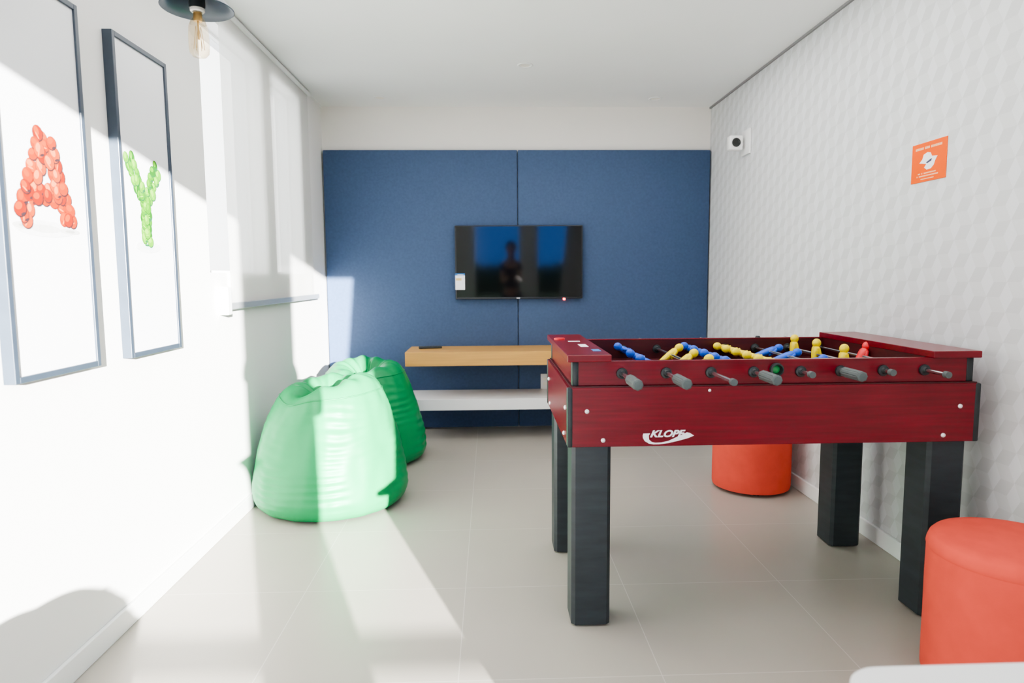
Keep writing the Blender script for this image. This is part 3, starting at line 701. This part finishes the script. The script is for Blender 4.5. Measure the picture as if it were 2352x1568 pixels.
skin('trousers', tr, [(0, 1), (1, 2), (2, 3), (0, 4), (4, 5), (5, 6)], 'jeans', pn)
for sx in (-1, 1):
    skin('shoe', [(sx * .075, -.05, .045, .045), (sx * .079, .04, .045, (.05, .043)), (sx * .084, .15, .038, (.045, .034))], [(0, 1), (1, 2)], 'blackplastic', pn)
bm = bmesh.new(); r = bmesh.ops.create_uvsphere(bm, u_segments=28, v_segments=18, radius=1)
bmesh.ops.delete(bm, geom=[v for v in bm.verts if v.co.z < -.25 or (v.co.y > .35 and v.co.z < .45)], context='VERTS')
bmesh.ops.transform(bm, matrix=Matrix.Translation((0, .105, 1.635)) @ Matrix.Diagonal((.084, .098, .092, 1)), verts=bm.verts)
obj('hair', bm, 'hair', pn, smooth='all')
bm = bmesh.new(); tube(bm, (0, .195, 1.625), (0, .222, 1.600), .008, .013, n=12); obj('nose', bm, 'skin', pn, smooth='all')
for sx in (-1, 1):
    bm = bmesh.new(); r = bmesh.ops.create_uvsphere(bm, u_segments=14, v_segments=10, radius=.010); bmesh.ops.translate(bm, vec=(sx * .030, .192, 1.632), verts=bm.verts); obj('eye', bm, 'blackplastic', pn, smooth='all')
    bm = bmesh.new(); r = bmesh.ops.create_uvsphere(bm, u_segments=14, v_segments=10, radius=1)
    bmesh.ops.transform(bm, matrix=Matrix.Translation((sx * .080, .105, 1.61)) @ Matrix.Diagonal((.010, .018, .030, 1)), verts=bm.verts); obj('ear', bm, 'skin', pn, smooth='all')
bm = bmesh.new(); r = bmesh.ops.create_uvsphere(bm, u_segments=14, v_segments=10, radius=1)
bmesh.ops.transform(bm, matrix=Matrix.Translation((0, .192, 1.572)) @ Matrix.Diagonal((.024, .009, .007, 1)), verts=bm.verts); obj('mouth', bm, 'p_red', pn, smooth='all')

# ------------------------------------------------------------------ lights
sd = Vector((-.38, 1, -.165)).normalized()
s = bpy.data.lights.new('sun', 'SUN'); s.energy = 38; s.angle = math.radians(.42); s.color = (1, .97, .93)
so = bpy.data.objects.new('sun', s); C.objects.link(so); so.rotation_euler = sd.to_track_quat('-Z', 'Y').to_euler(); so.location = (3, -8, 4)
def area(name, loc, rot, sx, sy, e, col=(1, 1, 1)):
    a = bpy.data.lights.new(name, 'AREA'); a.shape = 'RECTANGLE'; a.size = sx; a.size_y = sy; a.energy = e; a.color = col
    o = bpy.data.objects.new(name, a); C.objects.link(o); o.location = loc; o.rotation_euler = rot; return o
area('fill_light', (.25, -.1, H - .03), (0, 0, 0), 2.6, 1.8, 10, (1, .985, .98))  # added fill under the ceiling, no fixture there
area('bounce_light', (-.4, -.75, .22), (PI * .70, 0, 0), 1.1, .4, 20, (1, .99, .985))  # added lamp imitating sunlight bounced up off the floor
area('fill_light', (.25, 3.0, H - .03), (0, 0, 0), 2.4, 2.6, 23, (1, .99, .99))  # second added fill, brightens the far half of the room

w = bpy.data.worlds.new('sky'); bpy.context.scene.world = w; w.use_nodes = True; nt = w.node_tree; nt.nodes.clear()
N = nt.nodes.new; L = nt.links.new
out = N('ShaderNodeOutputWorld'); bg = N('ShaderNodeBackground'); L(bg.outputs[0], out.inputs[0])
tc = N('ShaderNodeTexCoord'); sp = N('ShaderNodeSeparateXYZ'); L(tc.outputs['Generated'], sp.inputs[0])
cr = N('ShaderNodeValToRGB'); cr.color_ramp.elements[0].position = .38; cr.color_ramp.elements[0].color = (1, 1, 1, 1)
cr.color_ramp.elements[1].position = .5; cr.color_ramp.elements[1].color = (.08, .32, 1, 1)
mr = N('ShaderNodeMapRange'); mr.inputs['From Min'].default_value = -1; mr.inputs['From Max'].default_value = 1
L(sp.outputs['X'], mr.inputs['Value']); L(mr.outputs[0], cr.inputs[0]); L(cr.outputs[0], bg.inputs['Color']); bg.inputs['Strength'].default_value = 3.0

# ------------------------------------------------------------------ camera
yaw, pit, rol, f = .03433, .09877, .00673, 1513.5
cam = bpy.data.cameras.new('camera'); co = bpy.data.objects.new('camera', cam); C.objects.link(co)
cam.sensor_width = 36; cam.lens = 36 * f / 2352; cam.clip_start = .02; cam.shift_x = -2.75 / 2352
co.matrix_world = Matrix.Translation((0, 0, 1.18)) @ Matrix.Rotation(-yaw, 4, 'Z') @ Matrix.Rotation(PI / 2 - pit, 4, 'X') @ Matrix.Rotation(-rol, 4, 'Z')
cam.dof.use_dof = True; cam.dof.focus_distance = 2.7; cam.dof.aperture_fstop = 2.8
sc = bpy.context.scene; sc.camera = co
sc.view_settings.view_transform = 'AgX'; sc.view_settings.look = 'AgX - Medium High Contrast'; sc.view_settings.exposure = 0.9; sc.view_settings.gamma = 1
sc.cycles.use_denoising = True
sc.cycles.max_bounces = 10; sc.cycles.diffuse_bounces = 6; sc.cycles.transparent_max_bounces = 12
sc.cycles.sample_clamp_indirect = 8; sc.cycles.caustics_reflective = False; sc.cycles.caustics_refractive = False
